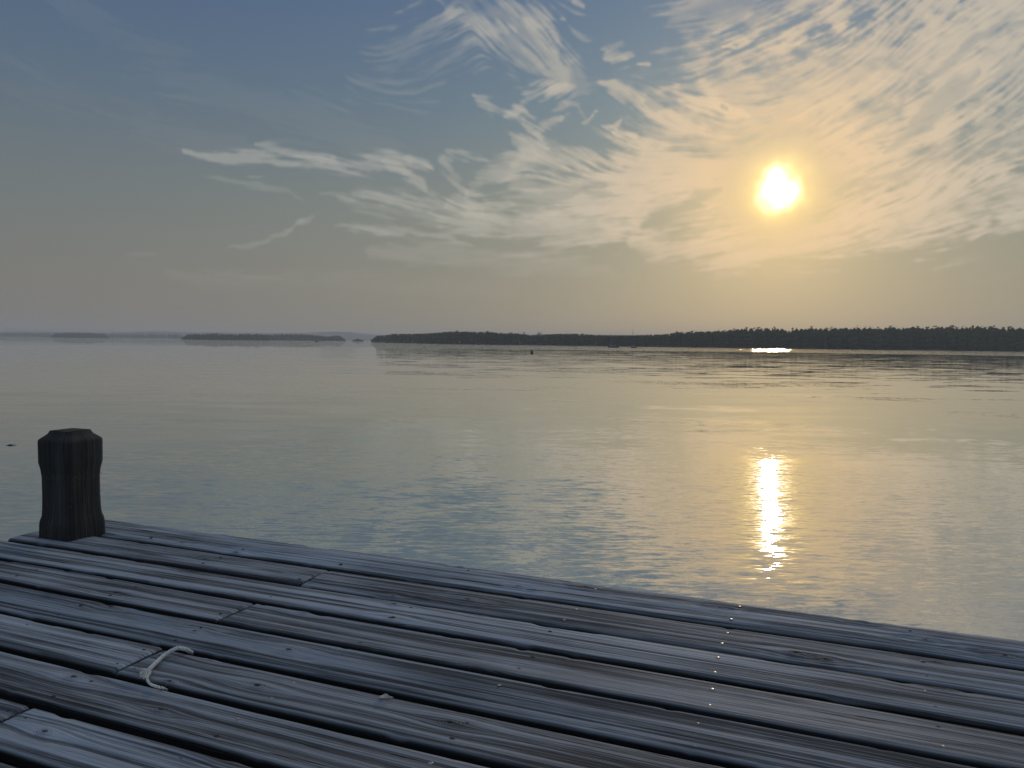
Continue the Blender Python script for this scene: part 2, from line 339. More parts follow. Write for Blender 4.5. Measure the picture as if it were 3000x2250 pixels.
# ------------------------------------------------------------------ air
def box_mesh(name, x0, x1, y0, y1, z0, z1, mat):
    v = [(x, y, z) for z in (z0, z1) for y in (y0, y1) for x in (x0, x1)]
    return mesh_np(name, v, [(0, 2, 3, 1), (4, 5, 7, 6), (0, 1, 5, 4), (1, 3, 7, 5), (3, 2, 6, 7), (2, 0, 4, 6)], mat, smooth=False)
HAZE_D = .00031
hm, N = new_mat("haze_air")
pv = N.n('ShaderNodeVolumePrincipled'); pv.inputs['Color'].default_value = (.95, .98, 1, 1); pv.inputs['Density'].default_value = HAZE_D
pv.inputs['Anisotropy'].default_value = .15
o = N.n('ShaderNodeOutputMaterial'); N.put(o.inputs['Volume'], pv.outputs[0])
haze = box_mesh("haze", -9500, 9500, -9500, 9500, -1.0, 36, hm); tag(haze, kind='stuff')

# ------------------------------------------------------------------ the far shores
bark = simple("bark", (.05, .04, .033), .9, var=.3, scale=2)
def foliage(name, a, b):
    m, N = new_mat(name)
    r = N.n('ShaderNodeAttribute', attribute_name="tone").outputs['Fac']
    c = N.mix(r, a+(1,), b+(1,))
    df_ = N.n('ShaderNodeBsdfDiffuse'); N.put(df_.inputs[0], c)
    tl = N.n('ShaderNodeBsdfTranslucent'); N.put(tl.inputs[0], c)
    mx_ = N.n('ShaderNodeMixShader'); mx_.inputs[0].default_value = .15; N.put(mx_.inputs[1], df_.outputs[0]); N.put(mx_.inputs[2], tl.outputs[0])
    oo = N.n('ShaderNodeOutputMaterial'); N.put(oo.inputs[0], mx_.outputs[0]); return m
leaf = foliage("foliage", (.048, .068, .032), (.095, .120, .055))
pine = foliage("pine_needles", (.036, .052, .030), (.066, .086, .046))
rock = simple("shore_rock", (.035, .033, .030), .9, var=.5, scale=.4)
soil = simple("forest_floor", (.045, .045, .028), .95, var=.4, scale=.2)
rng = np.random.default_rng(7)
def crown_tris(h, w, base, kind, n, size):
    """leaf clumps of one tree as loose triangles: kind 0 round, 1 pine"""
    if kind == 0:
        nc = 7; cc_ = []
        for k in range(nc):
            a = rng.uniform(0, 6.28); r = rng.uniform(0, .33)*w; z = base+(h-base)*rng.uniform(.22, .86)
            cc_.append((r*math.cos(a), r*math.sin(a), z, rng.uniform(.20, .34)*w))
        cc_.append((0, 0, base+(h-base)*.86, .18*w)); cc_ = np.array(cc_)
        pick = rng.integers(0, len(cc_), n); dv = rng.normal(size=(n, 3)); dv /= np.linalg.norm(dv, axis=1)[:, None]
        p = cc_[pick, :3]+dv*cc_[pick, 3:4]*rng.uniform(.55, 1.08, (n, 1))*np.array([1, 1, .8])
    else:
        tiers = 6; lv = rng.integers(0, tiers, n); zt = base+(h-base)*(lv+.35)/tiers
        reach = w*.5*(1-.93*((lv+.3)/tiers))*(.8+.4*hash2(lv, np.full(n, int(h*91)), 5)); br = rng.integers(0, 5, n); a = br*1.257+lv*.7+h
        r = reach*rng.uniform(.1, 1, n)**.7; sp = rng.normal(size=(n, 3))*np.array([.07, .07, .035])*w
        p = np.stack([r*np.cos(a), r*np.sin(a), zt+r*.18], -1)+sp
    t_ = rng.normal(size=(n, 3, 3)); t_ /= np.linalg.norm(t_, axis=2)[:, :, None]
    return p[:, None, :]+t_*size*rng.uniform(.6, 1.2, (n, 1, 1))
def core_tris(h, w, base, kind):
    k = 7; z = np.linspace(base, h*.97, 5); rr = np.array([.55, 1, .95, .65, .08])*w*.36*(1 if kind == 0 else .45); out = []
    ring = [[(rr[j]*math.cos(6.283*i/k+j)*(.85+.3*rng.random()), rr[j]*math.sin(6.283*i/k+j)*(.85+.3*rng.random()), z[j]) for i in range(k)] for j in range(5)]
    for j in range(4):
        for i in range(k):
            a, b, c_, d_ = ring[j][i], ring[j][(i+1) % k], ring[j+1][(i+1) % k], ring[j+1][i]
            out += [(a, b, c_), (a, c_, d_)]
    return np.array(out)
def tri_object(name, T, tones, mat, parent=None):
    T = np.asarray(T).reshape(-1, 3, 3); v = T.reshape(-1, 3)
    o = mesh_np(name, v, np.arange(len(v)).reshape(-1, 3), mat, parent, smooth=False)
    at = o.data.attributes.new("tone", 'FLOAT', 'POINT'); at.data.foreach_set('value', np.repeat(np.asarray(tones, np.float32), 3)); return o
def lerp_tab(tab, x): a = np.array(tab, float); return np.interp(x, a[:, 0], a[:, 1])
def shore_pt(px, py, dist_): r = ray(px, py); k = dist_/math.hypot(r.x, r.y); return r.x*k, r.y*k, CAM_Z+r.z*k
def headland(name, label, cat, shore, sky_, depth, gap, th, n_tri, rows, seed, piney=.35, land_label=True):
    """shore: [(px, distance)], sky_: [(px, py of the tree tops)]: a wooded rise whose trees stand in rows up the slope"""
    global rng; rng = np.random.default_rng(seed)
    x0, x1 = shore[0][0], shore[-1][0]; n = max(8, int((x1-x0)/12)); px = np.linspace(x0, x1, n)
    dist_ = lerp_tab(shore, px); top = lerp_tab(sky_, px)
    # the land: a strip from the water up to under the back row of trees
    V_ = []; prof = [(-.02, -1.2, 0), (0, -.05, 0), (.01, .5, 0), (.05, 1.1, 0), (.35, 0, .45), (.75, 0, .9), (1.0, 0, 1.0), (1.3, 0, .9), (1.6, -1.5, 0)]
    for i in range(n):
        edge_ = min(1, .15+min(i, n-1-i)*12/60) if x1 < 2900 else min(1, .15+i*12/60)
        for (f_, zc, kz) in prof:
            dd = dist_[i]+depth*f_+ (2.2*vn(i*.37, f_*9, seed) if f_ < .1 else 0); gx_, gy_, gz_ = shore_pt(px[i], top[i], dd)
            hz_ = max(1.0, gz_-th*.95); V_.append((gx_, gy_, zc if kz == 0 else max(1.2, hz_*kz*edge_)))
    k = len(prof); F_ = [(i*k+j, (i+1)*k+j, (i+1)*k+j+1, i*k+j+1) for i in range(n-1) for j in range(k-1)]
    land = mesh_np(name+"_ground", V_, F_, soil); land.data.materials.append(rock)
    for p_ in land.data.polygons:
        if p_.index % (k-1) < 3: p_.material_index = 1
    tag(land, kind='structure')
    T, tn = [], []
    for r_ in range(rows):
        f_ = .04+.96*r_/(rows-1) if rows > 1 else .3
        L = sum(math.hypot(*(np.array(shore_pt(px[i+1], 990, dist_[i+1]))-np.array(shore_pt(px[i], 990, dist_[i])))[:2]) for i in range(0, n-1))
        m_ = int(L/gap*(1.35 if r_ else 2.2))
        for q_ in range(m_):
            xx = x0+(x1-x0)*(q_+rng.uniform(-.45, .45)+.5)/m_
            dd = np.interp(xx, px, dist_)+depth*(f_+rng.uniform(-.06, .06)); tp = np.interp(xx, px, top)
            gx_, gy_, gz_ = shore_pt(xx, tp, dd)
            kz = np.interp(f_, [0, .05, .35, .75, 1], [.05, .12, .45, .9, 1]); gb = max(1.0, (gz_-th*.95)*kz)
            hh = th*rng.uniform(.78, 1.06); edge_ = min(1, max(0, (xx-x0))/25+.35, max(0, (x1-xx))/25+.35) if x1 < 2900 else min(1, max(0, xx-x0)/25+.35)
            if r_ < 2: hh *= rng.uniform(.75, 1.0)
            room = gz_-gb
            if f_ > .6: hh = min(hh, room*rng.uniform(.78, 1.06)) if room > 3 else max(3, room)
            hh = min(hh, max(2.5, room*1.02))*edge_
            kd = 1 if rng.random() < piney else 0; w_ = max(gap*1.1, hh*rng.uniform(.45, .65) if kd else hh*rng.uniform(.7, 1.0))
            a_ = crown_tris(hh, w_, hh*((.25 if kd else .12) if r_ > 1 else -.06), kd, n_tri, max(.35, hh*.055)); b_ = core_tris(hh, w_, hh*(-.08 if r_ < 2 else .1), kd)
            off = np.array([gx_, gy_, gb]); T.append(a_+off); T.append(b_+off)
            t0 = rng.uniform(0, 1); tn += list(np.clip(t0+rng.normal(0, .3, len(a_)), 0, 1)); tn += [t0*.4]*len(b_)
    o = tri_object(name, np.concatenate([t.reshape(-1, 3, 3) for t in T]), tn, leaf)
    tag(o, label, cat, kind='stuff'); return o
SH1 = [(1088, 835), (1200, 720), (1400, 610), (1800, 560), (2200, 540), (2600, 540), (3000, 560), (3500, 620)]
SK1 = [(1088, 990), (1100, 984), (1135, 981), (1150, 978), (1240, 977), (1300, 972), (1340, 971), (1400, 972), (1440, 972), (1470, 977), (1500, 975), (1555, 981), (1600, 979), (1680, 977), (1750, 981), (1850, 982),
       (1950, 979), (1985, 973), (2060, 971), (2120, 967), (2150, 964), (2200, 961), (2260, 960), (2300, 963), (2380, 959), (2450, 959), (2520, 960), (2600, 956), (2700, 956), (2800, 954), (2900, 955), (3000, 959), (3500, 966)]
headland("near_headland_woods", "dark wooded headland running along the right half of the far shore", "woods", SH1, SK1, 90, 4.6, 12.5, 60, 7, 3)
headland("point_woods", "hazy wooded point just left of the dark near headland", "woods", [(768, 1500), (900, 1420), (1012, 1450)], [(768, 977), (870, 976), (900, 977), (925, 981), (960, 986), (985, 981), (1000, 983), (1012, 992)], 90, 9, 12, 36, 4, 5)
headland("tree_islet", "small rounded islet of trees alone before the hazy hills", "islet", [(1033, 1260), (1064, 1250)], [(1033, 1000), (1041, 993), (1050, 991), (1058, 994), (1064, 1000)], 14, 5, 6, 40, 3, 6, .1)
headland("island_woods", "low wooded island with a bumpy skyline in the left middle of the bay", "island", [(533, 1330), (640, 1250), (790, 1230)],
   [(533, 987), (542, 980), (560, 977), (600, 978), (625, 974), (650, 978), (690, 979), (715, 976), (770, 977), (785, 979), (790, 985)], 60, 7, 9, 40, 5, 8, .2)
headland("low_island_woods", "long low wooded island farthest left, darker than the hills behind", "island", [(148, 2150), (230, 2050), (318, 2150)], [(148, 983), (160, 976), (185, 973), (240, 973), (300, 975), (318, 982)], 80, 11, 13, 30, 4, 9)
headland("distant_shore_woods", "pale distant wooded shore stretching across the left horizon", "woods", [(-500, 3100), (0, 3050), (320, 2900), (540, 2700)], [(-500, 974), (0, 974), (150, 974), (320, 978), (400, 977), (540, 978)], 200, 20, 15, 22, 4, 10)
# hills behind everything, bare of single trees at this distance
def hills(name, label, tab, d0_, seed):
    px = np.arange(tab[0][0], tab[-1][0]+1, 3.0); tp = lerp_tab(tab, px)+.9*vn(px/9, px*0, seed)+.7*vn(px/4, px*0, seed+1); V_ = []
    for i in range(len(px)):
        for f_, kz in ((0, -.05), (0.002, .12), (.08, .55), (.16, .85), (.25, 1.0), (.4, .8), (.7, -.05)):
            x_, y_, z_ = shore_pt(px[i], tp[i], d0_*(1+f_)); zz = z_*kz if kz > 0 else -1.5
            V_.append((x_, y_, zz+(1.5*vn(px[i]/5, f_*30, seed) if 0 < kz < 1 else 0)))
    k = 7; F_ = [(i*k+j, (i+1)*k+j, (i+1)*k+j+1, i*k+j+1) for i in range(len(px)-1) for j in range(k-1)]
    o = mesh_np(name, V_, F_, hillm); tag(o, kind='structure')
hillm = simple("hill_woods", (.040, .052, .028), .95, var=.4, scale=.05)
hills("hills", None, [(-600, 976), (0, 973), (60, 971), (110, 972), (300, 975), (400, 973), (445, 971), (490, 972), (545, 974), (620, 974), (760, 976), (850, 976), (900, 975), (940, 973), (985, 972), (1030, 973), (1065, 977), (1075, 977), (1100, 980), (1200, 984), (1400, 985)], 3800, 4)

# single pines that stand up out of the headland's skyline
def tree_thing(name, cat, label, group, px_, top_py, dist_, h, w, kind, seed, trunk_frac):
    global rng; rng = np.random.default_rng(seed)
    gx_, gy_, gz_ = shore_pt(px_, top_py, dist_)
    e = empty(name, (gx_, gy_, gz_-h)); tag(e, label, cat, group)
    a_ = crown_tris(h, w, h*trunk_frac, kind, 170 if kind else 190, h*.042)
    o = tri_object("crown", a_, np.clip(rng.uniform(0, 1, len(a_)), 0, 1), pine if kind else leaf, e)
    tv = []; k = 6; lev = [(0, .022), (.5, .016), (.93, .006)]
    for z_, r_ in lev: tv += [(r_*h*math.cos(6.283*i/k)+.01*h*math.sin(z_*5), r_*h*math.sin(6.283*i/k), z_*h) for i in range(k)]
    mesh_np("trunk", tv, [(l*k+i, l*k+(i+1) % k, (l+1)*k+(i+1) % k, (l+1)*k+i) for l in range(2) for i in range(k)], bark, e)
    return e
for i, (x_, y_, d_, h_, w_) in enumerate([(1340, 967, 640, 15, 6), (1318, 970, 650, 14, 6), (1366, 969, 640, 14, 6), (1427, 968, 640, 15, 6), (1468, 973, 630, 13, 5), (1497, 972, 620, 13, 5), (1535, 972, 620, 13, 5),
     (1622, 977, 620, 12, 5), (1706, 976, 610, 12, 5), (1984, 970, 600, 14, 6), (2028, 967, 600, 14, 6), (2120, 964, 590, 14, 6), (2151, 960, 600, 15, 6), (2187, 957, 600, 16, 6), (2223, 956, 600, 15, 6),
     (2270, 956, 600, 16, 7), (2322, 959, 590, 14, 6), (2378, 953, 600, 16, 7), (2437, 955, 600, 15, 6), (2512, 957, 590, 14, 6), (2574, 955, 600, 15, 6), (2607, 952, 600, 16, 7), (2688, 952, 600, 15, 6), (2742, 952, 600, 15, 6), (2790, 951, 610, 16, 7), (2850, 951, 610, 15, 6), (2912, 951, 610, 15, 6), (2958, 954, 610, 15, 6)]):
    tree_thing("pine_tree", "pine tree", "tall ragged pine standing out of the skyline of the dark right-hand headland", "pines rising above the headland skyline", x_, y_, d_, h_, w_, 1, 100+i, .35)
tree_thing("bushy_tree", "tree", "lone broad round-topped tree above a dip in the middle of the headland skyline", None, 1581, 972, 625, 14, 8.5, 0, 77, .3)

# ------------------------------------------------------------------ the pier
DA = R(21.85); DT = (math.cos(DA), -math.sin(DA)); DN = (math.sin(DA), math.cos(DA))
def deck_xy(t, n): return t*DT[0]+n*DN[0], t*DT[1]+n*DN[1]
def td_of(px, py, z=0.0):
    r = ray(px, py); k = (EYE-z)/-r.z; x, y = r.x*k, r.y*k
    return x*DT[0]+y*DT[1], x*DN[0]+y*DN[1]
pier = empty("wooden_pier", (0, 0, DECK_Z)); pier.rotation_euler = (0, 0, -DA)
tag(pier, "weathered grey plank pier deck in the foreground", "pier")
# in the pier's own axes: x runs along the boards, y across them towards the open water, z = 0 is the walking surface
def wood(name, c0, c1, c2, gscale=1.0, bump=.5, rough=.62, ringw=.50, finew=.42):
    """weathered softwood: follows the mesh attribute 'grain' (along, across, seed)"""
    m, N = new_mat(name)
    g = N.n('ShaderNodeAttribute', attribute_name="grain").outputs['Vector']; kn = N.n('ShaderNodeAttribute', attribute_name="knot").outputs['Fac']
    gx_, gy_, gz_ = N.sep(g)
    rings = N.noise(N.comb(N.m('MULTIPLY', gx_, .5), N.m('MULTIPLY', gy_, 62*gscale), gz_), 1.0, 3, .55)
    fine = N.noise(N.comb(N.m('MULTIPLY', gx_, 3.5), N.m('MULTIPLY', gy_, 420*gscale), gz_), 1.0, 4, .7)
    blot = N.noise(N.comb(N.m('MULTIPLY', gx_, 2.2), N.m('MULTIPLY', gy_, 9), N.m('ADD', gz_, 5.0)), 1.0, 5, .62)
    wide = N.noise(N.comb(N.m('MULTIPLY', gx_, .8), N.m('MULTIPLY', gy_, 5), N.m('ADD', gz_, 9.0)), 1.0, 3, .5)
    crk = N.noise(N.comb(N.m('MULTIPLY', gx_, 1.1), N.m('MULTIPLY', gy_, 75*gscale), N.m('ADD', gz_, 17.0)), 1.0, 2, .45)
    crack = N.m('MULTIPLY', N.mr(N.m('ABSOLUTE', N.m('SUBTRACT', crk, .5)), .016, .004), N.mr(wide, .50, .60))
    ringk = N.m('MULTIPLY', N.m('SINE', N.m('MULTIPLY', kn, 26.0)), N.mr(kn, .05, .35))
    lum = N.m('ADD', N.m('ADD', N.m('MULTIPLY', N.mr(rings, .32, .68), ringw), N.m('MULTIPLY', N.mr(fine, .28, .72), finew)), N.m('MULTIPLY', ringk, .10))
    lum = N.m('ADD', lum, N.m('MULTIPLY', N.m('SUBTRACT', blot, .5), .8))
    c = N.mix(N.mr(lum, .12, .85), c0+(1,), c1+(1,))
    c = N.mix(N.m('MULTIPLY', N.mr(wide, .42, .66), .6), c, N.mix(1.0, c, c2+(1,), 'MULTIPLY'))
    tone_ = N.mr(N.noise(N.comb(.3, .7, N.m('MULTIPLY', gz_, 2.3)), 1.0, 0), .3, .7, .84, 1.08, 'LINEAR')
    c = N.mix(1.0, c, N.comb(tone_, tone_, tone_), 'MULTIPLY')
    dark = N.m('MAXIMUM', crack, N.mr(kn, .72, .95)); dark = N.m('MAXIMUM', dark, N.m('MULTIPLY', N.mr(blot, .62, .80), .45))
    c = N.mix(N.m('MULTIPLY', dark, .85), c, tuple(x*.16 for x in c0)+(1,))
    c = N.mix(N.mr(kn, -.1, -.9), c, (.010, .011, .011, 1))   # gap shade painted near-black into the board flanks and rounded edges
    b = N.n('ShaderNodeBsdfPrincipled'); N.put(b.inputs['Base Color'], c)
    N.put(b.inputs['Roughness'], N.mr(lum, 0, 1, rough+.14, rough-.06)); b.inputs['Specular IOR Level'].default_value = .35
    h = N.m('SUBTRACT', N.m('ADD', N.m('MULTIPLY', N.mr(rings, .3, .7), ringw*2), N.m('MULTIPLY', fine, .8)), N.m('MULTIPLY', dark, 2.2))
    h = N.m('ADD', h, N.m('MULTIPLY', ringk, .35))
    bn = N.n('ShaderNodeBump'); bn.inputs['Strength'].default_value = bump; bn.inputs['Distance'].default_value = .0026; N.put(bn.inputs['Height'], h); N.put(b.inputs['Normal'], bn.outputs[0])
    oo = N.n('ShaderNodeOutputMaterial'); N.put(oo.inputs[0], b.outputs[0]); return m
W0, W1, W2 = (.052, .060, .066), (.42, .475, .525), (1.0, .94, .90)
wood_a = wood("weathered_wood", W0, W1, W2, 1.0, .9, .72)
wood_post = wood("old_post_wood", (.030, .031, .031), (.19, .185, .17), (1.05, .9, .72), 2.6, .35, .8, .12, .45)
nail_m = simple("galvanised_nail", (.42, .40, .37), .36, 1.0, .25, 90)
rust_m = simple("dark_nail", (.035, .03, .028), .55, .4, .4, 90)
EDGES = [2.179, 1.984, 1.810, 1.646, 1.482, 1.319, 1.163, 1.008, .856]
while EDGES[-1] > -.75: EDGES.append(EDGES[-1]-.152)
X_END, X_FAR = -2.665, 3.55
JOISTS = [-2.60, -2.21, -1.805, -1.400, -.995, -.59, -.185, .238, .645, 1.05, 1.455, 1.86, 2.27, 2.68, 3.08, 3.48]
KNOTS = {1: [td_of(2110, 1780), td_of(1520, 1718), td_of(1715, 1720), td_of(1350, 1660), td_of(2525, 1820), td_of(2710, 1875), td_of(690, 1617), td_of(2945, 1920)],
         2: [td_of(1150, 1742), td_of(1370, 1757), td_of(2330, 1912), td_of(2420, 1930), td_of(2740, 1938), td_of(600, 1640)],
         3: [td_of(1410, 1803), td_of(1155, 1772), td_of(560, 1671), td_of(1145, 1812), td_of(2770, 2020)],
         4: [td_of(890, 1795), td_of(1400, 1962), td_of(340, 1740)], 5: [td_of(325, 1780), td_of(570, 1850), td_of(2555, 2128), td_of(845, 1905)],
         6: [td_of(1318, 2118), td_of(495, 1996), td_of(620, 1928), td_of(753, 2009)], 7: [td_of(1757, 2222), td_of(215, 1983), td_of(470, 2080)], 8: [td_of(130, 2143), td_of(700, 2230)]}
GAPW = .021
def board_np(x0, x1, y0, y1, seed, th=.038, knots=(), step=.009, ridge=.35, cup=.0012, tilt=0.0, z0=0.0, dense=True):
    """one plank: rounded, cupped, worn top; returns verts, faces and the grain and knot attributes"""
    nx = max(4, int((x1-x0)/step)); xs = np.linspace(x0, x1, nx)
    wv = y1-y0; m_ = 30 if dense else 12
    u = np.linspace(-1, 1, m_); yy = (y0+y1)/2+u*wv/2
    X, Y = np.meshgrid(xs, yy, indexing='ij'); Uu = np.broadcast_to(u, X.shape)
    wob = .0030*vn(X*3.1, X*0, seed)+.0018*vn(X*9, X*0, seed+1)
    wob2 = .0030*vn(X*2.7, X*0, seed+2)+.0018*vn(X*11, X*0, seed+3)
    Yd = Y+np.where(Uu > 0, wob*Uu**3, -wob2*(-Uu)**3)+.004*vn(X*.9, X*0, seed+8)*Uu**2
    # grain lines bend round the knots
    G = (Y-(y0+y1)/2)+.012*vn(X*.8, X*0, seed+4)+.006*vn(X*2.1, Y*6, seed+5)+.05*ridge*vn(X*.35, X*0, seed+6)*(Y-y0)/wv; K = np.zeros_like(X)
    for (kx, ky, kr) in knots:
        ex = (X-kx)/(kr*5.0); ey = (Y-ky)/(kr*1.7); fall = np.exp(-(ex**2+ey**2)); G = G-(Y-ky)*.92*fall
        K = np.maximum(K, np.exp(-(((X-kx)/(kr*1.15))**2+((Y-ky)/(kr*.75))**2)))
    r_ = np.clip((np.abs(Uu)-.90)/.10, 0, 1)
    Z = -(1-np.sqrt(np.clip(1-r_**2, 0, 1)))*.0085
    Z = Z+cup*(Uu**2-.4)+.0016*vn(X*2, Y*14, seed+9)+tilt*Uu+ridge*(.0016*np.sin(G*2*np.pi/.0125+3*vn(X*.7, Y*3, seed+10)))*(1-r_)
    Z = Z+.0035*K*(1-r_)-.003*np.clip(K-.75, 0, 1)*4
    nick = np.clip(vn(X*16, Uu*2, seed+12)-.30, 0, 1)*5*np.clip((np.abs(Uu)-.72)/.28, 0, 1); Z = Z-.006*nick
    Z = Z+.0025*vn(X*.8, X*0, seed+13)
    e_ = np.minimum(np.abs(X-x0), np.abs(X-x1)); Z = Z-.0035*np.clip(1-e_/.006, 0, 1)
    top = np.stack([X, Yd, Z+z0], -1)
    sd = np.array([-.45, -1.0]); lo = np.stack([np.stack([xs, Yd[:, 0]+.0008, np.full(nx, z0+th*q)], -1) for q in sd[::-1]], 1)
    hi = np.stack([np.stack([xs, Yd[:, -1]-.0008, np.full(nx, z0+th*q)], -1) for q in sd], 1)
    A = np.concatenate([lo, top, hi], 1); n_, k = A.shape[:2]
    Ga = np.concatenate([np.stack([G[:, 0]-.03, G[:, 0]-.015], 1), G, np.stack([G[:, -1]+.015, G[:, -1]+.03], 1)], 1)
    K = np.where(r_ > .1, -1.0*np.clip((r_-.1)/.6, 0, 1), K)  # below zero: painted shade on the rounded edges, full on the flanks
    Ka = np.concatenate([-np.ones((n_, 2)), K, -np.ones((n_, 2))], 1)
    idx = np.arange(n_*k).reshape(n_, k); nxt = np.roll(idx, -1, axis=1)
    F = np.stack([idx[:-1], idx[1:], nxt[1:], nxt[:-1]], -1).reshape(-1, 4)
    v = A.reshape(-1, 3); gr = np.stack([np.broadcast_to(xs[:, None], Ga.shape), Ga, np.full(Ga.shape, seed*1.37)], -1).reshape(-1, 3)
    # end grain
    ca = len(v); v = np.concatenate([v, A[0].mean(0)[None], A[-1].mean(0)[None]]); gr = np.concatenate([gr, gr[:1], gr[-1:]]); kk = np.concatenate([Ka.reshape(-1), [0, 0]])
    f2 = [(ca, idx[0, j], idx[0, (j+1) % k]) for j in range(k)]+[(ca+1, idx[-1, (j+1) % k], idx[-1, j]) for j in range(k)]
    f2 = np.array([(a, b, c_, c_) for a, b, c_ in f2])
    return v, F, f2, gr, kk
def wood_obj(name, data, mat, parent):
    v, F, f2, gr, kk = data
    me = bpy.data.meshes.new(name)
    nv = len(v); tri = f2[:, :3]; loops = np.concatenate([F.ravel(), tri.ravel()]).astype(np.int32)
    me.vertices.add(nv); me.vertices.foreach_set('co', v.astype(np.float32).ravel())
    me.loops.add(len(loops)); me.loops.foreach_set('vertex_index', loops)
    st = np.concatenate([np.arange(len(F))*4, len(F)*4+np.arange(len(tri))*3]).astype(np.int32)
    me.polygons.add(len(st)); me.polygons.foreach_set('loop_start', st); me.update(calc_edges=True)
    me.polygons.foreach_set('use_smooth', np.concatenate([np.ones(len(F), bool), np.zeros(len(tri), bool)]))
    a = me.attributes.new("grain", 'FLOAT_VECTOR', 'POINT'); a.data.foreach_set('vector', gr.astype(np.float32).ravel())
    a = me.attributes.new("knot", 'FLOAT', 'POINT'); a.data.foreach_set('value', kk.astype(np.float32))
    me.materials.append(mat); o = bpy.data.objects.new(name, me); C.objects.link(o); o.parent = parent; return o
def nail_mesh(mat, nm):
    bm = bmesh.new(); k = 12; prev = None
    for (r_, z_) in ((.0001, .0009), (.0030, .0008), (.0046, .0003), (.0050, -.0006), (.0046, -.0014), (.0018, -.0016), (.0016, -.012)):
        ring = [bm.verts.new((r_*math.cos(6.2832*i/k), r_*math.sin(6.2832*i/k), z_)) for i in range(k)]
        if prev:
            for i in range(k): bm.faces.new((prev[i], prev[(i+1) % k], ring[(i+1) % k], ring[i])[::-1])
        else: bm.faces.new(ring)
        prev = ring
    me = bpy.data.meshes.new(nm); bm.to_mesh(me); bm.free(); me.materials.append(mat); [setattr(p, 'use_smooth', True) for p in me.polygons]; return me
nail_bright, nail_dark = nail_mesh(nail_m, "nail"), nail_mesh(rust_m, "nail")
rb = random.Random(4)
SPEC = {1: dict(ridge=1.1, cup=-.006), 2: dict(ridge=.5, cup=-.004), 3: dict(ridge=.4, cup=-.002), 4: dict(ridge=.3), 5: dict(ridge=.9, cup=-.001), 6: dict(ridge=.3, cup=-.001), 7: dict(ridge=.35, cup=0.0), 8: dict(ridge=.7, cup=.001)}
for b in range(1, len(EDGES)):
    y1, y0 = EDGES[b-1]-(GAPW/2 if b > 1 else 0), EDGES[b]+GAPW/2
    if b % 2 == 0: spans = [(X_END, -1.4015+.012*((b/2) % 3-1)), (-1.3985+.012*((b/2) % 3-1), 2.2685), (2.2715, X_FAR)]
    else: spans = [(X_END, .6435+(0.81 if b > 5 else 1.62)), (.6465+(0.81 if b > 5 else 1.62), X_FAR)]
    if b in (4, 6): spans = [(X_END, {4: -1.403, 6: -1.388}[b]-.0015), ({4: -1.403, 6: -1.388}[b]+.0015, 2.2685), (2.2715, X_FAR)]
    for si, (x0, x1) in enumerate(spans):
        seed = b*31+si*7; sp = SPEC.get(b, dict(ridge=.4)); vis = b <= 9
        kn = [(k[0], k[1], .011+.006*rb.random()) for k in KNOTS.get(b, []) if x0 < k[0] < x1]
        if b > 8 or si > 0 and b > 6: kn += [(rb.uniform(x0+.1, x1-.1), rb.uniform(y0+.02, y1-.02), .010) for _ in range(2)]
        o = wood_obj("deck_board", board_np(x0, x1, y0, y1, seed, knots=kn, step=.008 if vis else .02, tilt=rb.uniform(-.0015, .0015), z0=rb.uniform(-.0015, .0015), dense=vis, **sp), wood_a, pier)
        if not vis: continue
        dg_pts = o.data.vertices
        co = np.empty(len(dg_pts)*3, np.float32); dg_pts.foreach_get('co', co); co = co.reshape(-1, 3)
        for jx in JOISTS:
            for (j0, ok) in ((jx, True),):
                if not (x0-.03 < jx < x1+.03) or jx > 1.3: continue
                cands = [jx]
                if abs(jx-x0) < .04: cands = [x0+.028]
                elif abs(jx-x1) < .04: cands = [x1-.028]
                for cxn in cands:
                    for fr_ in (.22, .76):
                        if cxn < -2.3 and b in (1, 2) : continue
                        nx_ = cxn+rb.uniform(-.008, .008); ny_ = y0+(y1-y0)*(fr_+rb.uniform(-.05, .05))
                        near_ = np.argmin((co[:, 0]-nx_)**2+(co[:, 1]-ny_)**2+(co[:, 2] < -.012)*1.0); zz = co[near_, 2]
                        brt = abs(jx+.185) < .05 or (rb.random() < .22 and jx > -1.2)
                        q = bpy.data.objects.new("nail", nail_bright if brt else nail_dark); C.objects.link(q); q.parent = o
                        q.location = (nx_, ny_, zz+(.0004 if brt else -.0004)); q.rotation_euler = (rb.uniform(-.10, .10), rb.uniform(-.10, .10), 0)
                        if abs(jx+.185) < .05: q.rotation_euler = (rb.uniform(-.03, .05), rb.uniform(-.03, .03), 0)
                        sc_ = rb.uniform(.65, 1.1); q.scale = (sc_*(1.0 if brt else 1.35), sc_*(1.0 if brt else 1.05), 1)
